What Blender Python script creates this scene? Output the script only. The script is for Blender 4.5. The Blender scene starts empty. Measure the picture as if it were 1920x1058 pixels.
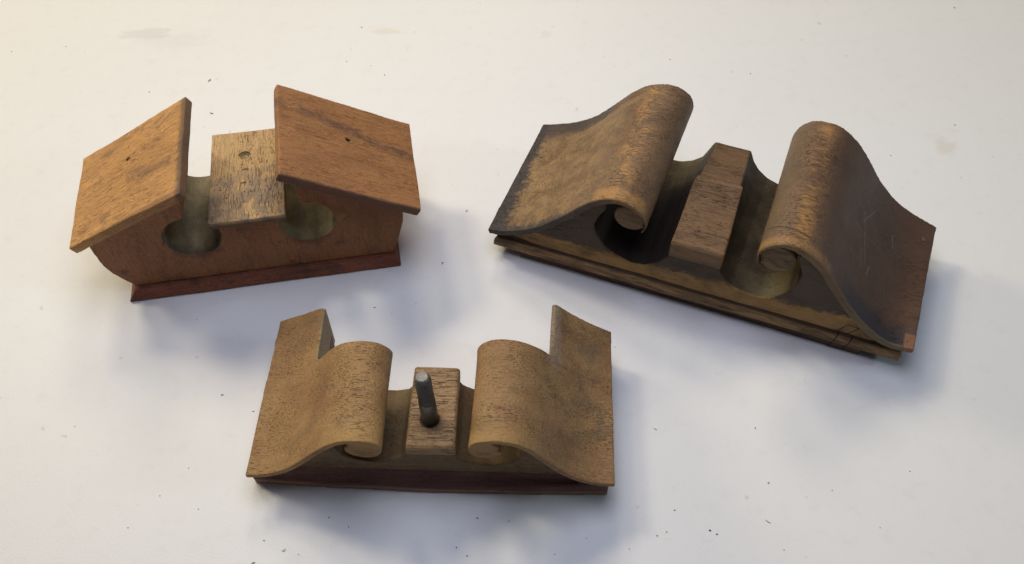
import bpy, bmesh, math, random
import numpy as np
from mathutils import Vector, Matrix, noise as mn

S = 0.01                                   # everything below is written in centimetres
sc = bpy.context.scene
C = sc.collection
R = math.radians

# ------------------------------------------------------------------ camera
cam_d = bpy.data.cameras.new('camera'); cam = bpy.data.objects.new('camera', cam_d); C.objects.link(cam)
cam_d.sensor_width = 36; cam_d.lens = 1700/1920*36; cam_d.clip_start = 0.01; cam_d.clip_end = 50
PITCH, ROLL = 36.36, -0.6
cam.matrix_world = Matrix.Translation((0, 0, 40*S)) @ Matrix.Rotation(R(PITCH), 4, 'X') @ Matrix.Rotation(R(ROLL), 4, 'Z')
sc.camera = cam

# ------------------------------------------------------------------ world and lamps
w = bpy.data.worlds.new('World'); sc.world = w; w.use_nodes = True
w.node_tree.nodes['Background'].inputs[0].default_value = (0.60, 0.64, 0.86, 1)
w.node_tree.nodes['Background'].inputs[1].default_value = 0.06

def area(name, loc, target, size, power, col, shape='DISK', sy=None):
    d = bpy.data.lights.new(name, 'AREA'); d.shape = shape; d.size = size*S; d.energy = power; d.color = col
    if sy: d.size_y = sy*S
    o = bpy.data.objects.new(name, d); C.objects.link(o); o.location = Vector(loc)*S
    o.rotation_euler = (Vector(target)-Vector(loc)).to_track_quat('-Z', 'Y').to_euler()
    return o
# LIGHTS
def lamp(name, loc, r, power, col):
    d = bpy.data.lights.new(name, 'POINT'); d.energy = power; d.color = col; d.shadow_soft_size = r*S
    o = bpy.data.objects.new(name, d); C.objects.link(o); o.location = Vector(loc)*S
WARM = (1.0, 0.89, 0.66)
lamp('ceiling_lamp', (-92, 105, 120), 15, 27.5, WARM)
lamp('ceiling_lamp', (-5, 159, 120), 20, 20, WARM)
lamp('ceiling_lamp', (-228, 159, 120), 30, 84, WARM)
lamp('ceiling_lamp', (-54, 130, 120), 15, 21, WARM)
area('cool_window', (115, 12, 62), (0, 27, 0), 14, 1.6, (0.72, 0.90, 1.0))
area('overhead_fill', (0, 29, 62), (0, 29, 0), 44, 1.82, (0.76, 0.80, 1.0))  # broad cool fill light, added overhead to set the light level

sc.view_settings.view_transform = 'Standard'; sc.view_settings.look = 'None'
sc.view_settings.exposure = 0.0; sc.view_settings.gamma = 1.0

# ------------------------------------------------------------------ node helper
class NT:
    def __init__(s, name):
        s.m = bpy.data.materials.new(name); s.m.use_nodes = True
        s.t = s.m.node_tree; s.b = s.t.nodes['Principled BSDF']
        tc = s.t.nodes.new('ShaderNodeTexCoord')
        s.P = s.vm('MULTIPLY', tc.outputs['Object'], (100, 100, 100))
        sp = s.t.nodes.new('ShaderNodeSeparateXYZ'); s.t.links.new(s.P, sp.inputs[0])
        s.x, s.y, s.z = sp.outputs
    def put(s, sock, v):
        if isinstance(v, bpy.types.NodeSocket): s.t.links.new(v, sock)
        elif isinstance(v, (tuple, list)) and len(v) == 3 and sock.type == 'RGBA': sock.default_value = (*v, 1)
        else: sock.default_value = v
    def vm(s, op, a, b):
        n = s.t.nodes.new('ShaderNodeVectorMath'); n.operation = op; s.put(n.inputs[0], a); s.put(n.inputs[1], b); return n.outputs[0]
    def f(s, op, a, b=0.0, c=None, clamp=False):
        n = s.t.nodes.new('ShaderNodeMath'); n.operation = op; n.use_clamp = clamp
        s.put(n.inputs[0], a); s.put(n.inputs[1], b)
        if c is not None: s.put(n.inputs[2], c)
        return n.outputs[0]
    def add(s, a, b): return s.f('ADD', a, b)
    def mul(s, a, b): return s.f('MULTIPLY', a, b)
    def sub(s, a, b): return s.f('SUBTRACT', a, b)
    def mx(s, a, b): return s.f('MAXIMUM', a, b)
    def mi(s, a, b): return s.f('MINIMUM', a, b)
    def noise(s, sc3, detail=2, rough=.5, off=(0, 0, 0), dist=0):
        v = s.vm('ADD', s.vm('MULTIPLY', s.P, sc3), off)
        n = s.t.nodes.new('ShaderNodeTexNoise'); s.put(n.inputs['Vector'], v); n.inputs['Scale'].default_value = 1
        n.inputs['Detail'].default_value = detail; n.inputs['Roughness'].default_value = rough; n.inputs['Distortion'].default_value = dist
        return n.outputs['Fac']
    def ss(s, v, lo, hi):                   # smooth step; lo > hi reverses it
        n = s.t.nodes.new('ShaderNodeMapRange'); n.interpolation_type = 'SMOOTHSTEP'
        if lo < hi: a, b, c, d = lo, hi, 0, 1
        else: a, b, c, d = hi, lo, 1, 0
        s.put(n.inputs[0], v); n.inputs[1].default_value = a; n.inputs[2].default_value = b
        n.inputs[3].default_value = c; n.inputs[4].default_value = d
        return n.outputs[0]
    def mix(s, fac, a, b, mode='MIX'):
        n = s.t.nodes.new('ShaderNodeMix'); n.data_type = 'RGBA'; n.blend_type = mode
        s.put(n.inputs[0], fac); s.put(n.inputs[6], a); s.put(n.inputs[7], b); return n.outputs[2]
    def dist2(s, a, b, ca, cb, ra=1, rb=1):  # distance in two coordinates, radii folded in
        da = s.mul(s.sub(a, ca), 1/ra); db = s.mul(s.sub(b, cb), 1/rb)
        return s.f('SQRT', s.add(s.mul(da, da), s.mul(db, db)))
    def line(s, a, b, p, q, wdt):            # mask of a thin segment from p to q in the a-b plane
        L = math.hypot(q[0]-p[0], q[1]-p[1]); ux, uy = (q[0]-p[0])/L, (q[1]-p[1])/L
        da, db = s.sub(a, p[0]), s.sub(b, p[1])
        al = s.add(s.mul(da, ux), s.mul(db, uy)); pe = s.f('ABSOLUTE', s.sub(s.mul(da, -uy), s.mul(db, -ux)))
        inside = s.mul(s.ss(al, -.03, .03), s.ss(al, L+.03, L-.03))
        return s.mul(inside, s.ss(pe, wdt, wdt*.4))
    def finish(s, col, rough, height, bump_d=.05, strength=.6, metallic=0, spec=.35):
        s.put(s.b.inputs['Base Color'], col); s.put(s.b.inputs['Roughness'], rough)
        s.b.inputs['Metallic'].default_value = metallic; s.b.inputs['Specular IOR Level'].default_value = spec
        if height is not None:
            n = s.t.nodes.new('ShaderNodeBump'); n.inputs['Strength'].default_value = strength
            n.inputs['Distance'].default_value = bump_d*S; s.put(n.inputs['Height'], height)
            s.t.links.new(n.outputs[0], s.b.inputs['Normal'])
        return s.m

def axis_scale(axis, along, across):
    v = [across]*3; v['xyz'.index(axis)] = along; return tuple(v)

def wood(name, dark, light, axis='x', pore=.55, seed=0, stains=None, rough=.62, spec=.3, tilt=None, contrast=1., bump=.9, streak=1.):
    n = NT(name)
    if tilt:                                 # turn the grain with a sloping board
        r = n.t.nodes.new('ShaderNodeVectorRotate'); r.rotation_type = 'Y_AXIS'; n.put(r.inputs['Vector'], n.P); r.inputs['Angle'].default_value = R(tilt)
        Pw = n.P; n.P = r.outputs[0]
    o = (seed*3.7, seed*1.9, seed*5.3)
    big = n.noise(axis_scale(axis, .18, .42), 3, .55, o, .4)
    mid = n.noise(axis_scale(axis, .5, 1.5), 3, .6, o)
    fib = n.noise(axis_scale(axis, .55, 9), 3, .65, o, .3)
    tiny = n.noise(axis_scale(axis, 7, 22), 2, .65, o)
    grit = n.noise((24, 24, 24), 1, .6, (seed, 2, 8))
    po = n.noise(axis_scale(axis, 3.0, 15.5), 1, .4, (o[0]+9, o[1], o[2]), .25)
    po2 = n.noise(axis_scale(axis, 1.6, 24), 0, .4, (o[0]+19, o[1], o[2]), .2)
    dens = n.ss(n.noise(axis_scale(axis, .35, .9), 2, .5, (o[0], 33, 7)), .35, .62)
    pm = n.mx(n.ss(po, .635, .72), n.mul(n.ss(po2, .65, .72), .8))
    pm = n.mul(pm, n.add(n.mul(dens, .75), .22))
    v = n.add(n.add(n.mul(big, .55), n.mul(mid, .35)), n.add(n.mul(fib, .45*streak), n.add(n.mul(tiny, .42), n.mul(grit, .52))))
    v = n.sub(v, .12+.26+(.225*(streak-1)))
    v = n.ss(v, .72-.34/contrast, .72+.34/contrast)
    col = n.mix(v, dark, light)
    sp = n.noise((7, 7, 7), 3, .7, (4, seed, 1))
    col = n.mix(n.mul(n.ss(sp, .56, .72), .35), col, tuple(min(1, c*1.55) for c in light))   # pale scuffs
    sa = n.noise((3, 30, 18), 1, .5, (1, 7, seed), .8); sb = n.noise((26, 3, 18), 1, .5, (4, 7, seed), .9)
    col = n.mix(n.mul(n.mx(n.ss(sa, .67, .75), n.ss(sb, .67, .75)), .32), col, tuple(min(1, c*1.7) for c in light))
    sdk = n.noise((11, 11, 11), 3, .75, (seed, 40, 1))
    col = n.mix(n.mul(n.ss(sdk, .54, .68), .34), col, tuple(c*.45 for c in dark))
    if tilt: n.P = Pw
    if stains: col = stains(n, col)
    col = n.mix(n.mul(pm, pore*.85), col, tuple(c*.30 for c in dark))
    h = n.add(n.add(n.mul(fib, .35), n.add(n.mul(tiny, .5), n.mul(grit, .45))), n.mul(pm, -1.1))
    ro = n.add(rough-.08, n.mul(mid, .2))
    return n.finish(col, ro, h, .035, bump, spec=spec)

# ------------------------------------------------------------------ mesh helpers
def ring_mesh(bm, rings):
    """closed solid through rings of 3D points (same count each), ends capped"""
    V = [[bm.verts.new(p) for p in r] for r in rings]
    k = len(V[0])
    for a, b in zip(V, V[1:]):
        for i in range(k): bm.faces.new((a[i], a[(i+1) % k], b[(i+1) % k], b[i]))
    bm.faces.new(V[0][::-1]); bm.faces.new(V[-1])

def prism(bm, fa, fb, ya, yb, seg=6):
    """loft of two (x,z) outlines from depth ya to depth yb"""
    rings = []
    for i in range(seg+1):
        t = i/seg; y = ya+(yb-ya)*t
        rings.append([(a[0]*(1-t)+b[0]*t, y, a[1]*(1-t)+b[1]*t) for a, b in zip(fa, fb)])
    ring_mesh(bm, rings)

def spline(p, n):
    """Catmull-Rom through p, n points evenly spread along its length"""
    P = [np.array(q, float) for q in p]; P = [2*P[0]-P[1]]+P+[2*P[-1]-P[-2]]; out = []
    for i in range(1, len(P)-2):
        a, b, c, d = P[i-1:i+3]
        for t in np.linspace(0, 1, 16, endpoint=False):
            out.append(.5*(2*b+(c-a)*t+(2*a-5*b+4*c-d)*t*t+(3*b-a-3*c+d)*t**3))
    out.append(P[-2]); out = np.array(out)
    s = np.r_[0, np.cumsum(np.linalg.norm(np.diff(out, axis=0), axis=1))]; q = np.linspace(0, s[-1], n)
    return [(float(np.interp(u, s, out[:, 0])), float(np.interp(u, s, out[:, 1]))) for u in q]

def offset(c, th, side):
    """points of curve c moved by th(t) to the given side"""
    a = np.array(c); d = np.gradient(a, axis=0); d /= np.linalg.norm(d, axis=1)[:, None]
    nrm = np.c_[-d[:, 1], d[:, 0]]*side; t = np.linspace(0, 1, len(a))
    return [tuple(p) for p in a+nrm*np.array([th(u) for u in t])[:, None]]

def wobble(co, seed, amp=.03, scale=.35):
    for i in range(len(co)):
        p = Vector(co[i])
        q = p*scale+Vector((seed*7.1, 3, seed))
        co[i] += np.array(mn.noise_vector(q))*amp + np.array(mn.noise_vector(q*4.0))*amp*.28

def part(name, build, mat, parent, vox=.06, smooth=3, seed=0, amp=.03, deform=None, label=None):
    """one solid wooden part: union of its islands, edges worn round, surface a little uneven"""
    bm = bmesh.new(); build(bm); bmesh.ops.recalc_face_normals(bm, faces=bm.faces)
    me = bpy.data.meshes.new(name+'_raw'); bm.to_mesh(me); bm.free()
    tmp = bpy.data.objects.new(name+'_raw', me); C.objects.link(tmp)
    m = tmp.modifiers.new('r', 'REMESH'); m.mode = 'VOXEL'; m.voxel_size = vox
    if smooth:
        m2 = tmp.modifiers.new('s', 'SMOOTH'); m2.factor = .5; m2.iterations = smooth
    dg = bpy.context.evaluated_depsgraph_get()
    out = bpy.data.meshes.new_from_object(tmp.evaluated_get(dg)); bpy.data.objects.remove(tmp); bpy.data.meshes.remove(me)
    co = np.empty(len(out.vertices)*3); out.vertices.foreach_get('co', co); co = co.reshape(-1, 3)
    wobble(co, seed, amp)
    if deform: deform(co)
    out.vertices.foreach_set('co', (co*S).ravel()); out.polygons.foreach_set('use_smooth', [True]*len(out.polygons)); out.update()
    out.name = name; out.materials.clear(); out.materials.append(mat)
    o = bpy.data.objects.new(name, out); C.objects.link(o); o.parent = parent
    if label: o['label'] = label
    return o

def simple(name, bm, mat, parent=None, smooth=True):
    bmesh.ops.recalc_face_normals(bm, faces=bm.faces)
    me = bpy.data.meshes.new(name); bm.to_mesh(me); bm.free()
    if smooth: me.polygons.foreach_set('use_smooth', [True]*len(me.polygons))
    me.materials.append(mat)
    o = bpy.data.objects.new(name, me); C.objects.link(o)
    if parent: o.parent = parent
    return o

def thing(name, loc, rz, label, cat):
    o = bpy.data.objects.new(name, None); C.objects.link(o)
    o.location = Vector(loc)*S; o.rotation_euler = (0, 0, R(rz)); o['label'] = label; o['category'] = cat
    return o

def dent(co, cx, cy, r, depth, zmin):
    d = np.hypot(co[:, 0]-cx, co[:, 1]-cy); k = (d < r*1.15) & (co[:, 2] > zmin)
    co[k, 2] -= depth*np.clip((r*1.15-d[k])/(r*.3), 0, 1)

# ------------------------------------------------------------------ the white tabletop
n = NT('white_laminate')
m1 = n.noise((.03, .03, .03), 3); m2 = n.noise((.35, .35, .35), 4, .6); g = n.noise((9, 9, 9), 2, .6)
col = n.mix(m1, (.80, .79, .765), (.84, .835, .82))
sm = n.noise((.8, 1.2, 1), 4, .7, (5, 2, 0))
def smear(cx, cy, ra, rb, colr, a, soft=.5):
    global col
    d = n.add(n.dist2(n.x, n.y, cx, cy, ra, rb), n.mul(n.sub(sm, .5), 2.0))
    col = n.mix(n.mul(n.ss(d, 1.0, 1.0-soft), a), col, colr)
smear(-25.0, 51.0, 2.5, .7, (.55, .56, .55), .30)
smear(-23.0, 50.3, 3.8, 1.6, (.60, .61, .60), .20, .9)
smear(-8.4, 51.0, 1.3, .45, (.72, .60, .45), .35)
smear(26.6, 39.5, .9, .95, (.66, .58, .46), .38, .8)
smear(2.5, 50.5, .5, .5, (.7, .62, .5), .25)
smear(-12, 42.5, 1.0, .2, (.66, .62, .55), .2)
sc1 = n.mul(n.ss(n.noise((.5, 6, 1), 2, .6, (3, 1, 0), 1.2), .70, .76), n.ss(n.noise((.2, .2, .2), 1, .5, (3, 4, 0)), .5, .6))
col = n.mix(n.mul(sc1, .16), col, (.55, .54, .52))
gr = n.noise((.9, .9, .9), 5, .75, (2, 2, 0)); col = n.mix(n.mul(n.ss(gr, .50, .72), .22), col, (.68, .66, .62))
fl = n.ss(n.noise((1.8, 1.8, 1), 1, .5, (1, 8, 0)), .76, .80)
col = n.mix(n.mul(fl, .28), col, (.42, .38, .32))
tab_mat = n.finish(col, n.add(.42, n.mul(m2, .12)), n.add(g, n.mul(m2, .5)), .02, .5, spec=.35)
bm = bmesh.new(); bmesh.ops.create_cube(bm, size=1)
for v in bm.verts: v.co = Vector((v.co.x*170*S, (v.co.y*130+42)*S, (v.co.z*2.4-1.2)*S))
tab = simple('tabletop', bm, tab_mat, smooth=False); tab['kind'] = 'structure'; tab['label'] = 'white tabletop with faint grey smears and specks'

# =================================================================== A: little house shaped fitting with two roof boards
A = thing('roofed_block', (-13.843, 32.627, 0), 8.841,
          'reddish brown wooden piece with two flat sloping boards like a split gable roof', 'wooden fitting')
def red_st(k):
    def f(n, col):
        d = n.noise((.7, .7, .9), 4, .7, (k, 2, 5), .4)
        col = n.mix(n.mul(n.ss(d, .57, .68), .55), col, (.055, .034, .030))
        return col
    return f
def plate_l(n, col):
    d = n.noise((.35, .9, .6), 4, .7, (8, 2, 5), .6)
    col = n.mix(n.mul(n.ss(d, .55, .66), .45), col, (.10, .055, .042))
    fe = n.mul(n.ss(n.add(n.y, n.mul(n.sub(d, .5), .25)), -3.0, -3.25), .45)
    col = n.mix(fe, col, (.16, .075, .040))
    hole = n.ss(n.dist2(n.x, n.y, -5.67, 1.04), .14, .09)
    ed = n.mul(n.ss(n.add(n.x, n.mul(n.sub(d, .5), .5)), -2.75, -2.45), .75)            # grubby inner edge
    col = n.mix(ed, col, (.075, .05, .042))
    return n.mix(hole, col, (.02, .012, .008))
def plate_r(n, col):
    w_ = n.add(n.noise((.5, .9, .5), 4, .7, (1, 6, 5), .5), 0)
    ln = n.f('ABSOLUTE', n.sub(n.sub(n.y, n.mul(n.sub(n.x, 3.0), -.24)), n.add(1.75, n.mul(n.sub(w_, .5), 2.2))))
    band = n.mul(n.ss(ln, .42, .05), n.ss(w_, .40, .56))
    col = n.mix(n.mul(band, .58), col, (.065, .042, .038))
    fe = n.mul(n.ss(n.add(n.y, n.mul(n.sub(w_, .5), .25)), -3.08, -3.2), .72)
    col = n.mix(fe, col, (.085, .045, .034))
    hole = n.ss(n.dist2(n.x, n.y, 5.53, .54), .14, .09)
    return n.mix(hole, col, (.02, .012, .008))
def body_a(n, col):
    col = red_st(3)(n, col)
    for cx, cz in ((-3.0, 3.95), (2.9, 4.0)):            # grey green wood in the drilled channels, colour brightened in place of missing lamp light
        d = n.dist2(n.x, n.z, cx, cz)
        m = n.mul(n.ss(d, 1.58, 1.50), n.ss(n.y, -2.60, -2.50))
        gg = n.noise((.8, .5, .8), 4, .7, (cx, 1, 1))
        col = n.mix(m, col, n.mix(n.ss(gg, .3, .7), (.19, .152, .080), (.36, .295, .165)))
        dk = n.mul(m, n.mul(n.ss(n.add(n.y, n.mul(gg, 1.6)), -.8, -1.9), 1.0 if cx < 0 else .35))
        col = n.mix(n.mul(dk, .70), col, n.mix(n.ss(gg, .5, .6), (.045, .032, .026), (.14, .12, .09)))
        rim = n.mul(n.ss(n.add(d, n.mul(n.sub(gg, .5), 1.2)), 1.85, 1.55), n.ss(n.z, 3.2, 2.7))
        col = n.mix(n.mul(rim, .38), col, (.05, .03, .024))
    return col
M_a_plL = wood('red_wood_left_board', (.33, .145, .040), (.66, .34, .105), 'x', .62, 1, plate_l, .55, tilt=29)
M_a_plR = wood('red_wood_right_board', (.235, .100, .036), (.44, .205, .076), 'x', .38, 2, plate_r, .6, tilt=-31)
M_a_body = wood('red_wood_body', (.165, .064, .028), (.36, .155, .064), 'z', .35, 3, body_a, .62)
M_a_base = wood('red_wood_base', (.115, .036, .020), (.27, .095, .050), 'x', .35, 4, red_st(7), .55)
def cap_a(n, col):
    e = n.noise((.9, .9, .9), 4, .7, (3, 3, 3), .5)
    edge = n.add(n.add(n.y, n.mul(n.x, -.25)), n.mul(n.sub(e, .5), 2.6))
    grey = n.mul(n.ss(edge, .75, .2), n.ss(e, .36, .60))
    col = n.mix(n.mul(grey, .60), col, (.155, .130, .120))
    d2 = n.mul(n.ss(edge, -1.1, -1.7), n.ss(e, .38, .55))
    col = n.mix(n.mul(d2, .5), col, (.22, .15, .085))
    blk = n.mul(n.mul(n.ss(n.x, -.6, -1.5), n.ss(n.add(n.y, n.mul(e, 2)), .4, -.4)), .6)
    col = n.mix(blk, col, (.07, .055, .055))
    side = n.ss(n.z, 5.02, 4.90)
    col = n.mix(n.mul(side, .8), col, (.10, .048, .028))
    r1 = n.dist2(n.x, n.y, -.10, 1.62); cres = n.mul(n.mul(n.ss(r1, .24, .265), n.ss(r1, .36, .30)), n.ss(n.y, 1.58, 1.70))
    col = n.mix(n.mul(n.ss(r1, .27, .22), .5), col, (.16, .12, .07))
    col = n.mix(cres, col, (.012, .009, .006))
    for cx, cy, r in ((-.04, .55, .15), (-.12, -.38, .12)):
        rr = n.dist2(n.x, n.y, cx, cy, r*1.3, r)
        col = n.mix(n.mul(n.mul(n.ss(rr, 1.1, .8), n.ss(n.y, cy-.08, cy+.05)), .75), col, (.03, .02, .015))
    return col
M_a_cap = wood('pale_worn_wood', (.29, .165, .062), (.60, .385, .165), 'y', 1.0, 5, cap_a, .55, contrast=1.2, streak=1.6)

def board(x0, z0, x1, z1, th, fy0, fy1, by0, by1):
    """sloping board: outer top edge (x0,z0), inner top edge (x1,z1); front and back y at either edge"""
    def b(bm):
        L = math.hypot(x1-x0, z1-z0); ux, uz = (x1-x0)/L, (z1-z0)/L; sx = 1 if x1 > x0 else -1
        nx, nz = uz*sx*-1*-1, -ux*sx
        rings = []
        for i in range(13):
            t = i/12; rings.append([(x0+(x1-x0)*t + k*nx*th, fy0+(fy1-fy0)*t if f else by0+(by1-by0)*t, z0+(z1-z0)*t+k*nz*th) for f, k in ((1, 0), (0, 0), (0, 1), (1, 1))])
        ring_mesh(bm, rings)
    return b
part('roof_board', board(-8.78, 4.80, -2.38, 8.22, .52, -3.12, -3.52, 3.22, 3.26), M_a_plL, A, .055, 9, 1, .05,
     lambda co: dent(co, -5.67, 1.04, .10, .18, 6.1))
part('roof_board', board(8.82, 4.50, 2.32, 8.40, .50, -3.25, -3.25, 3.25, 3.25), M_a_plR, A, .055, 9, 2, .05,
     lambda co: dent(co, 5.53, .54, .10, .18, 6.1))
def circ(cx, cz, r, a0, a1, k=26):
    return [(cx+r*math.cos(R(a0+(a1-a0)*i/k)), cz+r*math.sin(R(a0+(a1-a0)*i/k))) for i in range(k+1)]
def a_body(bm):
    p = [(-6.85, .62), (6.98, .62), (7.28, 1.35), (7.55, 2.3), (7.78, 3.1), (7.86, 3.9), (7.86, 4.75), (2.78, 7.75), (2.74, 6.4)]
    p += circ(2.88, 4.0, 1.46, 93, -205)
    p += [(1.38, 4.9), (-1.38, 4.9)]
    p += circ(-3.0, 3.95, 1.46, 28, -268)
    p += [(-2.86, 6.2), (-2.86, 7.55), (-8.05, 4.85), (-8.04, 3.6), (-7.95, 2.6), (-7.72, 1.9), (-7.35, 1.3), (-7.05, .85)]
    prism(bm, p, p, -2.6, 3.12)
part('body', a_body, M_a_body, A, .055, 3, 3, .02)
def a_cap(bm):
    f = [(-1.93, 4.68), (1.98, 4.68), (1.98, 5.12), (-1.93, 5.12)]
    b = [(-1.86, 4.68), (1.90, 4.68), (1.90, 5.16), (-1.86, 5.16)]
    prism(bm, f, b, -2.93, 3.48)
def a_cap_d(co):
    dent(co, -.10, 1.62, .22, .11, 4.9)
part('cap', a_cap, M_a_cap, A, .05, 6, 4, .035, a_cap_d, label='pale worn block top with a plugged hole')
def a_base(bm):
    rings = []
    for x, xt in ((-7.38, -6.98), (-3, -3), (0, 0), (3, 3), (7.30, 7.08)):
        rings.append([(x, -3.18, 0), (x, -3.20, .16), (xt, -2.86, .60), (xt, 3.0, .60), (x, 3.3, .16), (x, 3.3, 0)])
    ring_mesh(bm, rings)
part('base_plinth', a_base, M_a_base, A, .055, 5, 5, .04)

# =================================================================== B: small scroll piece with bolt
B = thing('scrolled_block', (-3.706, 19.656, 0), -2.436,
          'smaller light brown wooden piece with two curled wings and an upright steel bolt', 'wooden fitting')
def wing(front, back, yf, yb, th, plug, side, extra=None, seg=10):
    """curled wing: outer surface curve at the front and at the back, its thickness th(t), a round core at the curl"""
    def b(bm):
        N = 70
        f, k = spline(front, N), spline(back, N)
        fi, ki = offset(f, th, side), offset(k, th, side)
        prism(bm, f+fi[::-1], k+ki[::-1], yf, yb, seg)
        if plug:
            (fx, fz, fr), (kx, kz, kr), rec = plug
            prism(bm, circ(fx, fz, fr, 0, 345, 23), circ(kx, kz, kr, 0, 345, 23), yf+rec, yb, seg)
        if extra: extra(bm)
    return b
BfR = [(8.32, 2.12), (7.5, 2.2), (6.72, 2.58), (5.95, 3.32), (5.33, 4.18), (4.72, 5.08), (4.06, 5.72), (3.38, 5.98), (2.72, 5.97), (2.18, 5.76), (1.92, 5.35), (1.93, 4.88), (2.2, 4.52), (2.7, 4.40), (3.12, 4.6), (3.30, 5.0)]
BmR = [(8.38, 2.02), (7.55, 2.45), (6.75, 3.0), (6.0, 3.65), (5.33, 4.30), (4.95, 4.72), (4.46, 5.12), (3.93, 5.42), (3.3, 5.55), (2.72, 5.48), (2.25, 5.16), (2.0, 4.72), (2.0, 4.3), (2.3, 4.0), (2.7, 3.95), (3.1, 4.1)]
BkR = [(8.44, 1.95), (8.05, 2.21), (7.27, 2.75), (6.64, 3.28), (6.13, 3.72), (5.72, 4.16), (5.48, 4.30), (5.38, 4.22)]
BmRx = [(8.38, 2.02), (8.0, 2.2), (7.3, 2.62), (6.7, 3.05), (6.15, 3.55), (5.72, 3.98), (5.45, 4.22), (5.3, 4.28)]
BfL = [(-8.34, 1.92), (-7.4, 2.08), (-6.35, 2.70), (-5.45, 3.68), (-4.72, 4.55), (-4.1, 5.20), (-3.45, 5.58), (-2.75, 5.66), (-2.1, 5.5), (-1.8, 5.15), (-1.80, 4.7), (-2.05, 4.3), (-2.5, 4.13), (-3.0, 4.25), (-3.35, 4.62), (-3.40, 5.0)]
BmL = [(-8.3, 2.02), (-7.4, 2.35), (-6.5, 2.80), (-5.66, 3.32), (-5.15, 3.95), (-4.58, 4.58), (-4.03, 4.92), (-3.31, 5.08), (-2.64, 4.97), (-2.17, 4.58), (-1.98, 4.16), (-2.1, 3.8), (-2.5, 3.6), (-3.0, 3.65), (-3.3, 3.9), (-3.35, 4.2)]
BkL = [(-8.24, 2.15), (-7.62, 2.52), (-7.2, 2.75), (-6.79, 2.95), (-6.4, 3.2), (-5.96, 3.43), (-5.80, 3.46), (-5.70, 3.42)]
BmLx = [(-8.3, 2.02), (-7.7, 2.22), (-7.2, 2.45), (-6.79, 2.65), (-6.4, 2.87), (-5.96, 3.12), (-5.80, 3.24), (-5.66, 3.34)]
def ext(mid, back, sgn, ycut):
    def e(bm):
        m, k = spline(mid, 20), spline(back, 20)
        xi, xo = mid[-1][0], mid[0][0]
        m2 = m+[(xi, 1.0), (xi+sgn*1.5, .55), (xo-sgn*.6, 1.6)]
        k2 = k+[(back[-1][0], .45), (xi+sgn*1.5, .45), (xo-sgn*.6, 1.6)]
        prism(bm, m2, k2, ycut, 5.55, 5)
    return e
def tapB(t): return .27 if t < .62 else .27+.1*(t-.62)/.38
def b_st(n, col):
    e = n.noise((.45, .6, .6), 4, .65, (3, 1, 9), .5)
    col = n.mix(n.mul(n.ss(e, .52, .68), .30), col, (.16, .115, .068))
    red = n.mul(n.ss(n.noise((.5, .4, .6), 3, .6, (7, 7, 7)), .46, .62), .28)
    col = n.mix(red, col, (.26, .115, .052))
    gold = n.mul(n.mul(n.ss(n.add(n.y, n.mul(e, 1.4)), -.6, -1.5), n.ss(n.z, 4.4, 5.3)), .55)
    col = n.mix(gold, col, (.40, .24, .080))
    cutL = n.mul(n.ss(n.x, -5.82, -5.74), n.mul(n.ss(n.y, 2.68, 2.76), n.ss(n.x, -5.0, -5.3)))
    col = n.mix(n.mul(cutL, .6), col, (.30, .235, .130))
    cutR = n.mul(n.mul(n.ss(n.x, 5.0, 5.3), n.ss(n.add(n.x, n.mul(e, .4)), 6.15, 5.95)), n.ss(n.add(n.y, n.mul(e, .8)), 2.3, 3.0))
    col = n.mix(n.mul(cutR, .45), col, (.31, .26, .20))
    dl = n.mul(n.mul(n.ss(e, .50, .64), n.ss(n.x, 4.6, 5.6)), .35)
    col = n.mix(dl, col, (.11, .080, .050))
    scr = n.noise((2, 26, 14), 1, .5, (1, 7, 2), .7); scr2 = n.noise((17, 2.5, 14), 1, .5, (4, 7, 2), .9)
    col = n.mix(n.mul(n.mx(n.ss(scr, .68, .75), n.ss(scr2, .69, .75)), .30), col, (.48, .38, .24))
    return col
M_b = wood('brown_wood_wing', (.155, .083, .032), (.40, .232, .090), 'x', .72, 11, b_st, .6, streak=.6)
M_b2 = wood('brown_wood_wing_right', (.142, .080, .033), (.38, .222, .092), 'x', .75, 12, b_st, .6, streak=.6)
def b_body_st(n, col):
    e = n.noise((.5, .6, .6), 4, .65, (3, 8, 9))
    return n.mix(n.mul(n.ss(e, .45, .62), .45), col, (.15, .125, .055))
M_b_body = wood('brown_wood_body', (.085, .052, .026), (.215, .135, .064), 'x', .55, 13, b_body_st, .65)
def b_post_st(n, col):
    d = n.dist2(n.x, n.y, .05, -.72, .55, .5)
    col = n.mix(n.mul(n.ss(d, 1.6, .5), .55), col, (.09, .055, .038))
    ring = n.dist2(n.x, n.y, .02, -.64, .47, .45)
    col = n.mix(n.mul(n.ss(ring, 1.02, .9), .7), col, (.015, .010, .008))
    sh = n.noise((.9, 9, 9), 2, .7, (3, 8, 2))
    return n.mix(n.mul(n.ss(sh, .56, .66), .5), col, (.085, .050, .028))
M_b_post = wood('worn_block_wood', (.18, .105, .046), (.40, .245, .115), 'x', 1.15, 14, b_post_st, .5, streak=2, contrast=1.1, bump=1)
def b_base_st(n, col):
    e = n.noise((.5, 2, 2), 3, .6, (2, 9, 4))
    lo = n.mul(n.ss(n.add(n.z, n.mul(n.sub(e, .5), .3)), .50, .36), .8)
    col = n.mix(lo, col, (.36, .205, .110))
    md = n.mul(n.ss(n.noise((.25, .5, .5), 2, .5, (5, 1, 4)), .54, .64), .5)
    return n.mix(md, col, (.17, .105, .062))
M_b_base = wood('dark_plum_wood', (.070, .026, .022), (.16, .070, .052), 'x', .35, 15, b_base_st, .6)
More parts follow.
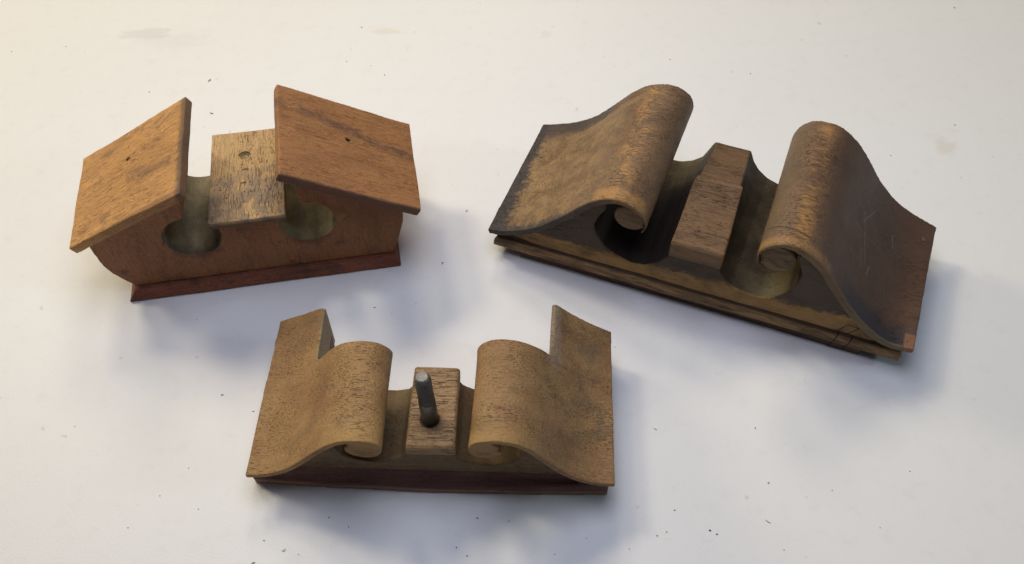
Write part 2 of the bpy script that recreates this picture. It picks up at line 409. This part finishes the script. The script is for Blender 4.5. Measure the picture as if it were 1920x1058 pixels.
part('wing', wing(BfL, BmL, -2.68, 2.68, tapB, ((-2.72, 4.87, .60), (-2.72, 4.3, .60), .05), -1, ext(BmLx, BkL, -1, 2.40)), M_b, B, .05, 3, 11, .02)
part('wing', wing(BfR, BmR, -2.68, 2.68, tapB, ((2.62, 5.12, .58), (2.65, 4.65, .60), .05), 1, ext(BmRx, BkR, 1, 2.40)), M_b2, B, .05, 3, 12, .02)
def b_body(bm):
    gR = [(1.02, 3.7), (1.05, 3.2), (1.35, 2.68), (2.0, 2.28), (2.85, 2.15), (3.5, 2.38), (3.97, 2.82), (4.16, 3.45), (4.1, 4.1), (3.75, 4.8), (3.75, 5.5)]
    gRb = [(1.05, 3.7), (1.1, 2.75), (1.3, 2.36), (1.8, 2.0), (2.6, 1.85), (3.3, 2.0), (3.8, 2.5), (4.0, 3.0), (4.0, 3.7), (3.8, 4.4), (3.8, 5.15)]
    uR = offset(spline(BfR[:6], 16), lambda t: .14, 1)[::-1]; uRb = offset(spline(BmR[:6], 16), lambda t: .14, 1)[::-1]
    gL = [(-3.75, 5.1), (-3.9, 4.6), (-4.15, 4.0), (-4.15, 3.4), (-3.9, 2.8), (-3.4, 2.4), (-2.75, 2.18), (-1.95, 2.25), (-1.3, 2.6), (-1.0, 3.1), (-.98, 3.7)]
    gLb = [(-3.75, 4.75), (-3.9, 4.2), (-4.05, 3.6), (-4.0, 3.0), (-3.7, 2.4), (-3.2, 1.95), (-2.6, 1.74), (-1.95, 1.72), (-1.36, 1.92), (-1.0, 2.5), (-.95, 3.7)]
    uL = offset(spline(BfL[:6], 16), lambda t: .14, -1); uLb = offset(spline(BmL[:6], 16), lambda t: .14, -1)
    sh = lambda L, dz: [(x, z+dz) for x, z in L]
    bot = [(-7.0, 1.42), (7.0, 1.42)]
    f = bot+uR[::-1]+gR[::-1]+gL[::-1]+uL[::-1]; b = bot+uRb[::-1]+gRb[::-1]+gLb[::-1]+uLb[::-1]
    f[2:2+16], b[2:2+16] = uR[::-1], uRb[::-1]
    prism(bm, f, b, -1.95, 2.05)
part('body', b_body, M_b_body, B, .06, 3, 13, .015)
def b_post(bm):
    rings = []
    for y, zt in ((-2.02, 3.80), (-1.85, 3.93), (0, 3.96), (2.04, 3.96)):
        t = (y+2)/4; a, b = -.98+.05*t, 1.24-.05*t
        rings.append([(a, y, 3.2), (b, y, 3.2), (b, y, zt-.1), (b-.12, y, zt), (a+.12, y, zt), (a, y, zt-.1)])
    ring_mesh(bm, rings)
part('center_block', b_post, M_b_post, B, .05, 4, 14, .04, lambda co: dent(co, .02, -.64, .42, .06, 3.8))
def b_base(bm):
    rings = []
    for x, yf, zt in ((-8.42, -2.18, .50), (-4.5, -2.33, .58), (0, -2.42, .62), (4.5, -2.38, .80), (8.14, -2.28, 1.0)):
        rings.append([(x, yf, 0), (x, yf, zt), (x, yf+.10, zt+.12), (x*.985, -2.03, 1.12), (x*.98, -1.9, 1.46), (x*.98, 2.0, 1.46), (x, 2.5, .9), (x, 2.5, 0)])
    ring_mesh(bm, rings)
    for s in (-1, 1):                        # the block runs back under the long wing tips
        prism(bm, [(s*5.7, 0), (s*8.1, 0), (s*8.1, 1.5), (s*5.7, 1.5)], [(s*5.7, 0), (s*8.0, 0), (s*8.0, 1.5), (s*5.7, 1.5)], 2.0, 5.3, 2)
part('base_plinth', b_base, M_b_base, B, .055, 2, 15, .025)
# the bolt
n = NT('dark_steel'); g = n.noise((3, 3, 6), 4, .7)
steel = n.finish(n.mix(g, (.075, .072, .066), (.22, .21, .19)), n.add(.36, n.mul(g, .2)), g, .01, .4, metallic=.85)
n = NT('bright_steel'); g = n.noise((8, 8, 6), 4, .7)
steel2 = n.finish(n.mix(g, (.13, .12, .105), (.36, .33, .29)), .55, g, .02, .7, metallic=.5)
def lathe(bm, prof, seg=40):
    rings = [[bm.verts.new((r*math.cos(2*math.pi*i/seg), r*math.sin(2*math.pi*i/seg), z)) for i in range(seg)] for r, z in prof]
    for a, b in zip(rings, rings[1:]):
        for i in range(seg): bm.faces.new((a[i], a[(i+1) % seg], b[(i+1) % seg], b[i]))
    bm.faces.new(rings[0][::-1]); bm.faces.new(rings[-1])
def rod(name, prof, mat, parent):
    bm = bmesh.new(); lathe(bm, [(r*S, z*S) for r, z in prof]); return simple(name, bm, mat, parent)
bolt = rod('bolt', [(.375, 0), (.375, 1.78), (.36, 1.83), (.33, 1.86)], steel, B)
bolt.location = Vector((.04, -.62, 3.6))*S; bolt.rotation_euler = (R(-3.2), R(-1.6), 0)
bolt['label'] = 'upright dark steel bolt without a nut'
prof = [(.335, 1.80)]; z = 1.83
while z < 3.42: prof += [(.355, z), (.355, z+.015), (.295, z+.06), (.295, z+.075)]; z += .12
prof += [(.33, 3.50), (.33, 3.56), (.29, 3.62)]
rod('thread', prof, steel, bolt)
rod('tip', [(.285, 3.60), (.275, 3.66), (.24, 3.69), (.22, 3.70), (.19, 3.685), (.05, 3.69)], steel2, bolt)

# =================================================================== C: large dark scroll piece
K = thing('scrolled_block', (10.744, 31.494, 0), -21.013,
          'larger dark stained wooden piece with two big hollow curls and no bolt', 'wooden fitting')
CfL = [(-11.25, 2.02), (-10.4, 2.18), (-9.35, 2.68), (-8.5, 3.28), (-7.9, 3.85), (-7.3, 4.5), (-6.75, 5.15), (-6.3, 5.75), (-5.65, 6.42), (-5.0, 6.86), (-4.35, 7.02), (-3.7, 6.85), (-3.12, 6.42), (-2.80, 5.95), (-2.78, 5.5), (-2.86, 5.25), (-2.98, 5.08)]
CkL = [(-11.1, 2.15), (-10.0, 2.6), (-8.9, 3.17), (-7.9, 3.92), (-7.2, 4.7), (-6.5, 5.6), (-5.86, 6.42), (-5.2, 7.0), (-4.5, 7.32), (-3.82, 7.42), (-3.22, 7.28), (-2.76, 6.9), (-2.58, 6.4), (-2.6, 5.9), (-2.75, 5.55), (-2.95, 5.3)]
CfR = [(11.2, 2.12), (10.3, 1.98), (9.55, 2.2), (8.85, 2.7), (8.0, 3.5), (7.25, 4.33), (6.6, 5.15), (5.95, 6.02), (5.3, 6.62), (4.65, 6.98), (4.0, 7.12), (3.4, 6.97), (2.96, 6.6), (2.70, 6.15), (2.66, 5.7), (2.76, 5.3), (2.95, 5.02)]
CkR = [(11.54, 2.06), (10.74, 2.38), (9.94, 2.72), (8.97, 3.3), (7.93, 4.28), (6.99, 5.48), (6.19, 6.42), (5.47, 7.04), (4.85, 7.36), (4.19, 7.43), (3.55, 7.27), (3.11, 6.85), (2.89, 6.38), (2.82, 5.8), (2.9, 5.45), (3.05, 5.2), (3.2, 5.05)]
def tapC(t): return .36 if t < .70 else .36-.30*min(1, (t-.70)/.28)
BLK = (.030, .027, .030); BRN = (.080, .050, .034); TAN = (.27, .165, .072); GLD = (.46, .24, .075)
def crest(n, lo, hi):
    return n.mul(n.ss(n.z, lo, lo+.35), 1)
def c_left(n, col):
    e = n.noise((.9, 1.0, .9), 5, .78, (3, 5, 9), .5); e2 = n.noise((.35, .5, .4), 4, .6, (8, 5, 2), .5)
    fb = n.noise((1.3, 9, 9), 3, .7, (2, 2, 2))
    # worn tan middle, dark jagged borders
    jag = n.noise((1.6, 2.3, 1), 6, .8, (6, 6, 1), .6)
    xo = n.add(n.x, n.add(n.mul(n.sub(e, .5), 1.5), n.mul(n.sub(jag, .5), 1.9))); yo = n.add(n.y, n.mul(n.sub(e, .5), 1.5))
    tan = n.mul(n.mul(n.ss(xo, -10.75, -10.35), n.ss(n.add(n.x, n.mul(n.sub(e2, .5), 4)), -4.6, -7.2)), n.ss(yo, 3.3, 2.5))
    col = n.mix(n.mul(tan, .85), col, n.mix(n.ss(e, .35, .65), (.17, .100, .044), (.33, .205, .088)))
    edge = n.mx(n.ss(xo, -10.2, -10.7), n.mx(n.mul(n.ss(yo, -3.75, -4.15), n.ss(n.x, -6.6, -7.6)), n.mul(n.mul(n.ss(yo, 2.9, 3.7), .8), n.ss(n.x, -6.2, -7.2))))
    col = n.mix(n.mul(edge, .92), col, n.mix(e2, (.020, .020, .024), (.050, .042, .040)))
    gl = n.f('ABSOLUTE', n.sub(n.add(n.y, n.mul(n.sub(e, .5), .8)), n.add(2.95, n.mul(n.add(n.x, 8), .15))))
    col = n.mix(n.mul(n.mul(n.ss(gl, .42, .12), n.mul(n.ss(n.x, -9.4, -8.6), n.ss(n.x, -4.9, -5.6))), .8), col, TAN)
    cr = n.mul(n.mul(n.ss(n.f('ABSOLUTE', n.add(n.x, 4.65)), 1.0, .1), n.ss(n.add(n.mul(fb, .55), n.add(n.mul(e, .35), n.mul(e2, .6))), .70, .92)), n.ss(n.z, 6.0, 6.5))
    col = n.mix(n.mul(cr, .95), col, GLD)
    fr = n.mul(n.mul(n.ss(n.y, -3.2, -3.7), n.ss(n.z, 6.2, 6.6)), n.ss(e, .32, .5))
    col = n.mix(n.mul(fr, .7), col, GLD)
    face = n.ss(n.y, -4.10, -4.19)
    col = n.mix(n.mul(n.mul(face, n.ss(n.x, -4.4, -4.8)), .7), col, (.060, .048, .036))
    return n.mix(n.mul(n.mul(face, n.ss(n.x, -4.8, -4.4)), .6), col, (.19, .115, .055))
def c_right(n, col):
    e = n.noise((.9, .7, .9), 4, .7, (3, 25, 9), .5); e2 = n.noise((.35, .5, .4), 4, .6, (8, 15, 2), .5)
    fb = n.noise((1.3, 9, 9), 3, .7, (2, 2, 2))
    cr = n.mul(n.ss(n.f('ABSOLUTE', n.sub(n.x, 4.35)), .7, .1), n.ss(n.add(n.mul(fb, .6), n.add(n.mul(e, .4), n.mul(e2, .5))), .66, .90))
    cr = n.mul(cr, n.ss(n.z, 6.3, 6.7))
    col = n.mix(n.mul(cr, .75), col, GLD)
    lf = n.mul(n.ss(n.x, 3.7, 3.1), .55)
    col = n.mix(lf, col, (.165, .115, .062))
    rr = n.mul(n.ss(n.x, 4.9, 5.7), .78)
    col = n.mix(rr, col, n.mix(e2, (.070, .036, .023), (.125, .068, .042)))
    yo = n.add(n.y, n.mul(n.sub(e, .5), 1.6))
    edge = n.mul(n.mul(n.ss(yo, -2.6, -3.7), n.ss(n.x, 6.2, 7.4)), .85)
    col = n.mix(edge, col, n.mix(e2, (.020, .020, .026), (.050, .044, .044)))
    fr = n.mul(n.mul(n.ss(n.y, -3.5, -3.9), n.ss(n.z, 5.6, 6.4)), n.ss(e, .30, .5))
    col = n.mix(n.mul(fr, .72), col, (.36, .19, .068))
    face = n.mul(n.ss(n.y, -4.08, -4.18), n.ss(n.x, 10.9, 10.6))
    col = n.mix(n.mul(face, .75), col, n.mix(n.ss(n.x, 6.5, 8.5), (.17, .105, .045), (.20, .145, .068)))
    chip = n.mul(n.ss(n.add(n.x, n.mul(e, .4)), 10.85, 11.0), n.ss(n.add(n.y, n.mul(e, .5)), -3.0, -3.15))
    col = n.mix(n.mul(chip, .9), col, (.26, .125, .060))
    for p, q, ww in (((7.3, 1.4), (7.9, -1.2), .035), ((7.9, 2.2), (7.3, .7), .03), ((8.2, -1.0), (8.1, -1.7), .05), ((7.0, .2), (8.0, -.2), .02), ((9.2, 2.0), (9.3, 1.2), .04), ((6.4, .1), (8.9, .5), .018), ((7.5, -.6), (7.7, -2.0), .02)):
        col = n.mix(n.mul(n.line(n.x, n.y, p, q, ww), .35), col, (.33, .25, .18))
    crk = n.line(n.x, n.y, (2.4, -2.9), (4.6, -3.35), .03)
    col = n.mix(n.mul(crk, .9), col, (.012, .008, .006))
    pin = n.ss(n.dist2(n.x, n.y, 10.9, 3.0), .13, .09)
    return n.mix(n.mul(pin, .8), col, (.20, .135, .08))
def c_body(n, col):
    e = n.noise((.8, .7, .9), 4, .7, (3, 45, 9), .5); e2 = n.noise((.35, .5, .4), 4, .6, (8, 35, 2), .5)
    ax = n.f('ABSOLUTE', n.x)
    face = n.ss(n.y, -3.78, -3.86)
    dk = n.mul(n.ss(n.add(n.z, n.add(n.mul(n.sub(e, .5), 1.5), n.mul(n.x, -.01))), 2.38, 2.75), n.add(.80, n.mul(n.ss(e2, .35, .6), .20)))
    gold = n.mix(n.ss(e2, .35, .6), (.17, .095, .030), (.40, .235, .080))
    fc = n.mix(n.mul(dk, .9), gold, n.mix(e2, (.022, .022, .028), (.060, .052, .046)))
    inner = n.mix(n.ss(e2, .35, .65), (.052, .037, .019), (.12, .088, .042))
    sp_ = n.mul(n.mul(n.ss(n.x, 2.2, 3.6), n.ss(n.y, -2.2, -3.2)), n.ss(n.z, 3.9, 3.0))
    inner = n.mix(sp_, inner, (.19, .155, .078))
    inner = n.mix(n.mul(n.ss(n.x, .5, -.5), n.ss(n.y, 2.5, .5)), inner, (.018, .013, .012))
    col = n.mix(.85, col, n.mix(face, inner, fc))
    # let-in wooden patch near the right end
    for p, q in (((7.58, 1.42), (7.92, 2.15)), ((7.92, 2.15), (8.52, 2.12)), ((8.52, 2.12), (8.12, 1.42))):
        col = n.mix(n.mul(n.mul(n.line(n.x, n.z, p, q, .045), face), .85), col, (.016, .010, .007))
    return col
def c_base_st(n, col):
    e = n.noise((.4, 2, 2), 4, .7, (3, 5, 29), .5)
    low = n.mul(n.ss(n.y, -3.97, -4.06), n.ss(e, .22, .62))
    col = n.mix(n.mul(low, .8), col, n.mix(n.ss(n.noise((.6, 5, 5), 3, .6), .35, .65), (.25, .15, .062), (.50, .31, .13)))
    lf = n.mul(n.ss(n.x, -9.4, -10.3), .6)
    col = n.mix(lf, col, (.075, .050, .028))
    for x in (7.52, 8.22):
        col = n.mix(n.mul(n.ss(n.f('ABSOLUTE', n.sub(n.x, n.add(x, n.mul(n.z, .15)))), .05, .02), .85), col, (.012, .008, .005))
    return col
M_cL = wood('dark_stained_left_wing', (.085, .048, .028), (.24, .142, .070), 'x', .7, 21, c_left, .50, streak=1.2, contrast=1.2)
M_cR = wood('dark_stained_right_wing', (.080, .044, .027), (.21, .120, .062), 'x', .6, 22, c_right, .46, streak=1.2, contrast=1.2)
M_cB = wood('stained_body_wood', (.06, .040, .02), (.16, .10, .05), 'x', .45, 23, c_body, .62)
M_cBase = wood('dark_base_wood', (.045, .027, .018), (.11, .066, .038), 'x', .45, 24, c_base_st, .6)
def c_post_st(n, col):
    e = n.noise((.9, 1.2, .9), 4, .7, (3, 55, 9), .5)
    fr = n.mul(n.ss(n.add(n.y, n.mul(e, 1)), -3.0, -3.5), .6)
    col = n.mix(fr, col, (.27, .155, .070))
    st = n.mul(n.ss(n.f('ABSOLUTE', n.sub(n.add(n.y, n.mul(n.sub(e, .5), .35)), .62)), .16, .04), n.ss(n.x, -1.5, 1.6))
    col = n.mix(n.mul(st, .6), col, (.26, .18, .12))
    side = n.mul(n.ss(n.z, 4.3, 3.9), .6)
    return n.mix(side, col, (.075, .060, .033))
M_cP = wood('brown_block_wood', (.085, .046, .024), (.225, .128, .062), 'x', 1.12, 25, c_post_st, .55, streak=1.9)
M_cPlug = wood('curl_core_wood', (.10, .060, .028), (.26, .165, .08), 'x', .8, 26, None, .6, streak=1.8)

def cutC(seed):
    def d(co): pass
    return d
part('wing', wing(CfL, CkL, -4.26, 4.26, tapC, None, -1), M_cL, K, .06, 3, 21, .035, label='left curled wing with a worn tan middle and black edges')
part('wing', wing(CfR, CkR, -4.26, 4.26, tapC, None, 1), M_cR, K, .06, 3, 22, .035, label='right curled wing of dark purplish brown with fine scratches')
def core(fx, fz, kx, kz, r):
    def b(bm): prism(bm, circ(fx, fz, r, 0, 345, 23), circ(kx, kz, r*.95, 0, 345, 23), -3.88, 4.1)
    return b
part('curl_core', core(-3.70, 5.56, -3.6, 6.05, .84), M_cPlug, K, .06, 2, 23, .02)
part('curl_core', core(3.62, 5.52, 3.78, 5.9, .88), M_cPlug, K, .06, 2, 24, .02)
def c_bodyg(bm):
    gR = [(.98, 4.6), (1.05, 3.9), (1.35, 3.2), (1.9, 2.6), (2.57, 2.36), (3.4, 2.26), (4.0, 2.5), (4.6, 3.2), (4.93, 4.05), (4.97, 4.9), (4.7, 5.6), (4.5, 6.2)]
    gRb = [(1.0, 4.5), (1.3, 3.8), (1.67, 3.3), (2.28, 2.82), (2.9, 2.6), (3.5, 2.6), (4.1, 2.8), (4.6, 3.4), (4.9, 4.2), (4.95, 5.0), (4.8, 5.8), (4.6, 6.5)]
    gL = [(-5.0, 6.3), (-4.95, 5.75), (-5.25, 5.2), (-5.5, 4.4), (-5.3, 3.55), (-4.85, 2.92), (-4.2, 2.42), (-3.3, 2.08), (-2.6, 2.2), (-1.95, 2.7), (-1.5, 3.4), (-1.3, 4.6)]
    gLb = [(-5.1, 6.5), (-5.1, 5.9), (-5.3, 5.2), (-5.4, 4.4), (-5.2, 3.6), (-4.8, 3.0), (-4.2, 2.6), (-3.4, 2.35), (-2.6, 2.42), (-2.0, 2.72), (-1.5, 3.2), (-1.0, 4.5)]
    inset = lambda c, s: offset(spline(c, 22), lambda t: .17, s)
    uR, uRb = inset(CfR[:9], 1), inset(CkR[:8], 1); uL, uLb = inset(CfL[:9], -1), inset(CkL[:8], -1)
    bot = [(-8.6, 1.42), (9.2, 1.42)]
    f = bot+uR+gR[::-1]+gL[::-1]+uL[::-1]; b = bot+uRb+gRb[::-1]+gLb[::-1]+uLb[::-1]
    prism(bm, f, b, -3.93, 3.96)
part('body', c_bodyg, M_cB, K, .065, 3, 25, .02)
def c_post(bm):
    rings = []
    for y, a, b, zt in ((-4.16, -1.44, 1.20, 4.82), (-4.0, -1.46, 1.22, 5.0), (.25, -1.36, 1.17, 5.02), (.75, -1.30, 1.15, 4.99), (.85, -1.18, 1.03, 4.80), (2.4, -1.06, 1.0, 4.68), (3.92, -.98, .98, 4.55)):
        rings.append([(a, y, 3.9 if y < .8 else 3.6), (b, y, 3.9 if y < .8 else 3.6), (b, y, zt), (a, y, zt)])
    ring_mesh(bm, rings)
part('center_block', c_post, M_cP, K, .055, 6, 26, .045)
def c_base(bm):
    rings = []
    for x in (-11.0, -6, 0, 6, 10.92):
        rings.append([(x, -4.03, .56), (x, -4.14, .72), (x, -4.13, 1.12), (x*.99, -4.0, 1.28), (x*.985, -3.88, 1.34), (x*.98, -3.8, 1.5), (x*.98, 3.8, 1.5), (x, 4.1, 1.1), (x, 4.1, .56)])
    ring_mesh(bm, rings)
part('base_plinth', c_base, M_cBase, K, .06, 4, 27, .04)
def c_foot(bm):
    rings = []
    for x, yf in ((-9.48, -3.96), (-4, -3.9), (1.5, -3.87), (5, -3.9), (9.08, -4.0)):
        rings.append([(x, yf, 0), (x, yf-.02, .6), (x, 3.9, .6), (x, 3.9, 0)])
    ring_mesh(bm, rings)
part('foot', c_foot, M_cBase, K, .06, 2, 28, .03)

# =================================================================== crumbs on the table
rnd = random.Random(4)
def crumb_mat(name, c, rough=.7):
    n = NT(name); g = n.noise((9, 9, 9), 3); return n.finish(n.mix(g, tuple(x*.6 for x in c), c), rough, None)
dark_cr = crumb_mat('dark_crumb', (.05, .035, .03)); grey_cr = crumb_mat('grey_crumb', (.30, .27, .22)); pale_cr = crumb_mat('pale_crumb', (.50, .44, .32)); white_cr = crumb_mat('white_crumb', (.85, .82, .72), .4); red_cr = crumb_mat('red_crumb', (.28, .09, .05))
def px2table(u, v):
    """ground point in centimetres (worked out once from the camera's position)"""
    p, r = R(PITCH), R(ROLL)
    dx, dy = (u-960)/1700, -(v-529)/1700
    x, y = dx*math.cos(r)-dy*math.sin(r), dx*math.sin(r)+dy*math.cos(r)
    d = Vector((x, y*math.cos(p)+math.sin(p), y*math.sin(p)-math.cos(p)))
    k = 40/-d.z
    return d.x*k, d.y*k
def crumb(u, v, ln, wd, ang, mat, label, group=None, name='crumb'):
    x, y = px2table(u, v)
    ln, wd = ln*.8, wd*.72
    bm = bmesh.new(); bmesh.ops.create_icosphere(bm, subdivisions=2, radius=1)
    off = Vector((u, v, 0))*.13
    for q in bm.verts:
        q.co *= 1+.5*mn.noise(q.co*1.6+off)
        q.co = Vector((q.co.x*ln*.5, q.co.y*wd*.5+.12*ln*q.co.x*q.co.x*.5, (q.co.z*.5+.4)*min(wd, .06)))*S
    o = simple(name, bm, mat); o.location = (x*S, y*S, 0); o.rotation_euler = (0, 0, R(ang))
    o['label'] = label; o['category'] = 'crumb'
    if group: o['group'] = group
G = 'dark crumbs and specks scattered on the white tabletop'
LB = 'tiny dark wood crumb lying on the white tabletop'
for u, v, ln, wd, a in ((1229, 805, .24, .04, 150), (1440, 979, .38, .04, -38), (1331, 995, .12, .09, 10), (1344, 1002, .10, .08, 0), (1416, 803, .09, .07, 20),
        (1441, 906, .15, .05, 40), (417, 741, .20, .06, 10), (617, 971, .10, .07, 50), (654, 988, .12, .05, 80), (895, 972, .12, .07, 0), (954, 978, .10, .06, 70),
        (1265, 957, .10, .06, 10), (1250, 998, .09, .05, 20), (1232, 1005, .09, .07, 80), (856, 1027, .12, .06, 110), (876, 1043, .10, .07, 0), (702, 577, .18, .05, -10),
        (830, 493, .16, .06, -20), (829, 495, .10, .06, 60), (495, 1014, .08, .06, 30), (1510, 712, .05, .04, 0), (372, 955, .07, .05, 0), (354, 878, .06, .05, 0),
        (678, 52, .12, .10, 0), (721, 141, .10, .08, 30), (280, 173, .10, .08, 0), (124, 88, .09, .07, 0), (22, 97, .09, .06, 60), (650, 116, .09, .07, 0), (1256, 112, .09, .07, 0),
        (1407, 139, .10, .08, 0), (1789, 15, .13, .11, 0), (1790, 235, .11, .09, 0), (1670, 292, .09, .07, 0), (848, 346, .05, .05, 0), (369, 600, .06, .05, 0), (780, 570, .06, .05, 0), (1470, 1032, .08, .05, 20), (1560, 920, .07, .05, 60), (1706, 884, .07, .05, 120), (1650, 990, .07, .04, 0), (300, 930, .06, .05, 0), (240, 990, .07, .05, 0), (140, 800, .05, .05, 0), (1180, 1030, .07, .05, 0), (1040, 1040, .07, .05, 0), (1100, 1010, .06, .04, 0), (560, 1040, .06, .05, 0)):
    tone = dark_cr if v > 480 else grey_cr
    crumb(u, v, ln, wd, a, tone, LB if v > 480 else 'tiny grey speck on the white tabletop in the far half', G if v > 480 else 'grey specks on the far half of the tabletop')
crumb(393, 151, .34, .16, 60, pale_cr, 'pale angular wood flake on the table behind the split roof, farther of two', name='wood_flake')
crumb(397, 213, .32, .12, -25, pale_cr, 'slim pale wood flake just behind the pale worn block top, nearer of two', name='wood_flake')
crumb(875, 396, .16, .08, 30, pale_cr, 'pale crumb between the red wooden piece and the dark one', name='wood_flake')
crumb(475, 772, .16, .05, 10, red_cr, 'small reddish sliver left of the bolted wooden piece', name='wood_sliver')
crumb(532, 1032, .22, .16, 40, white_cr, 'white chip near the front edge below the bolted piece', name='white_chip')
crumb(475, 1056, .2, .06, 20, dark_cr, 'dark sliver at the very front of the tabletop', name='wood_sliver')
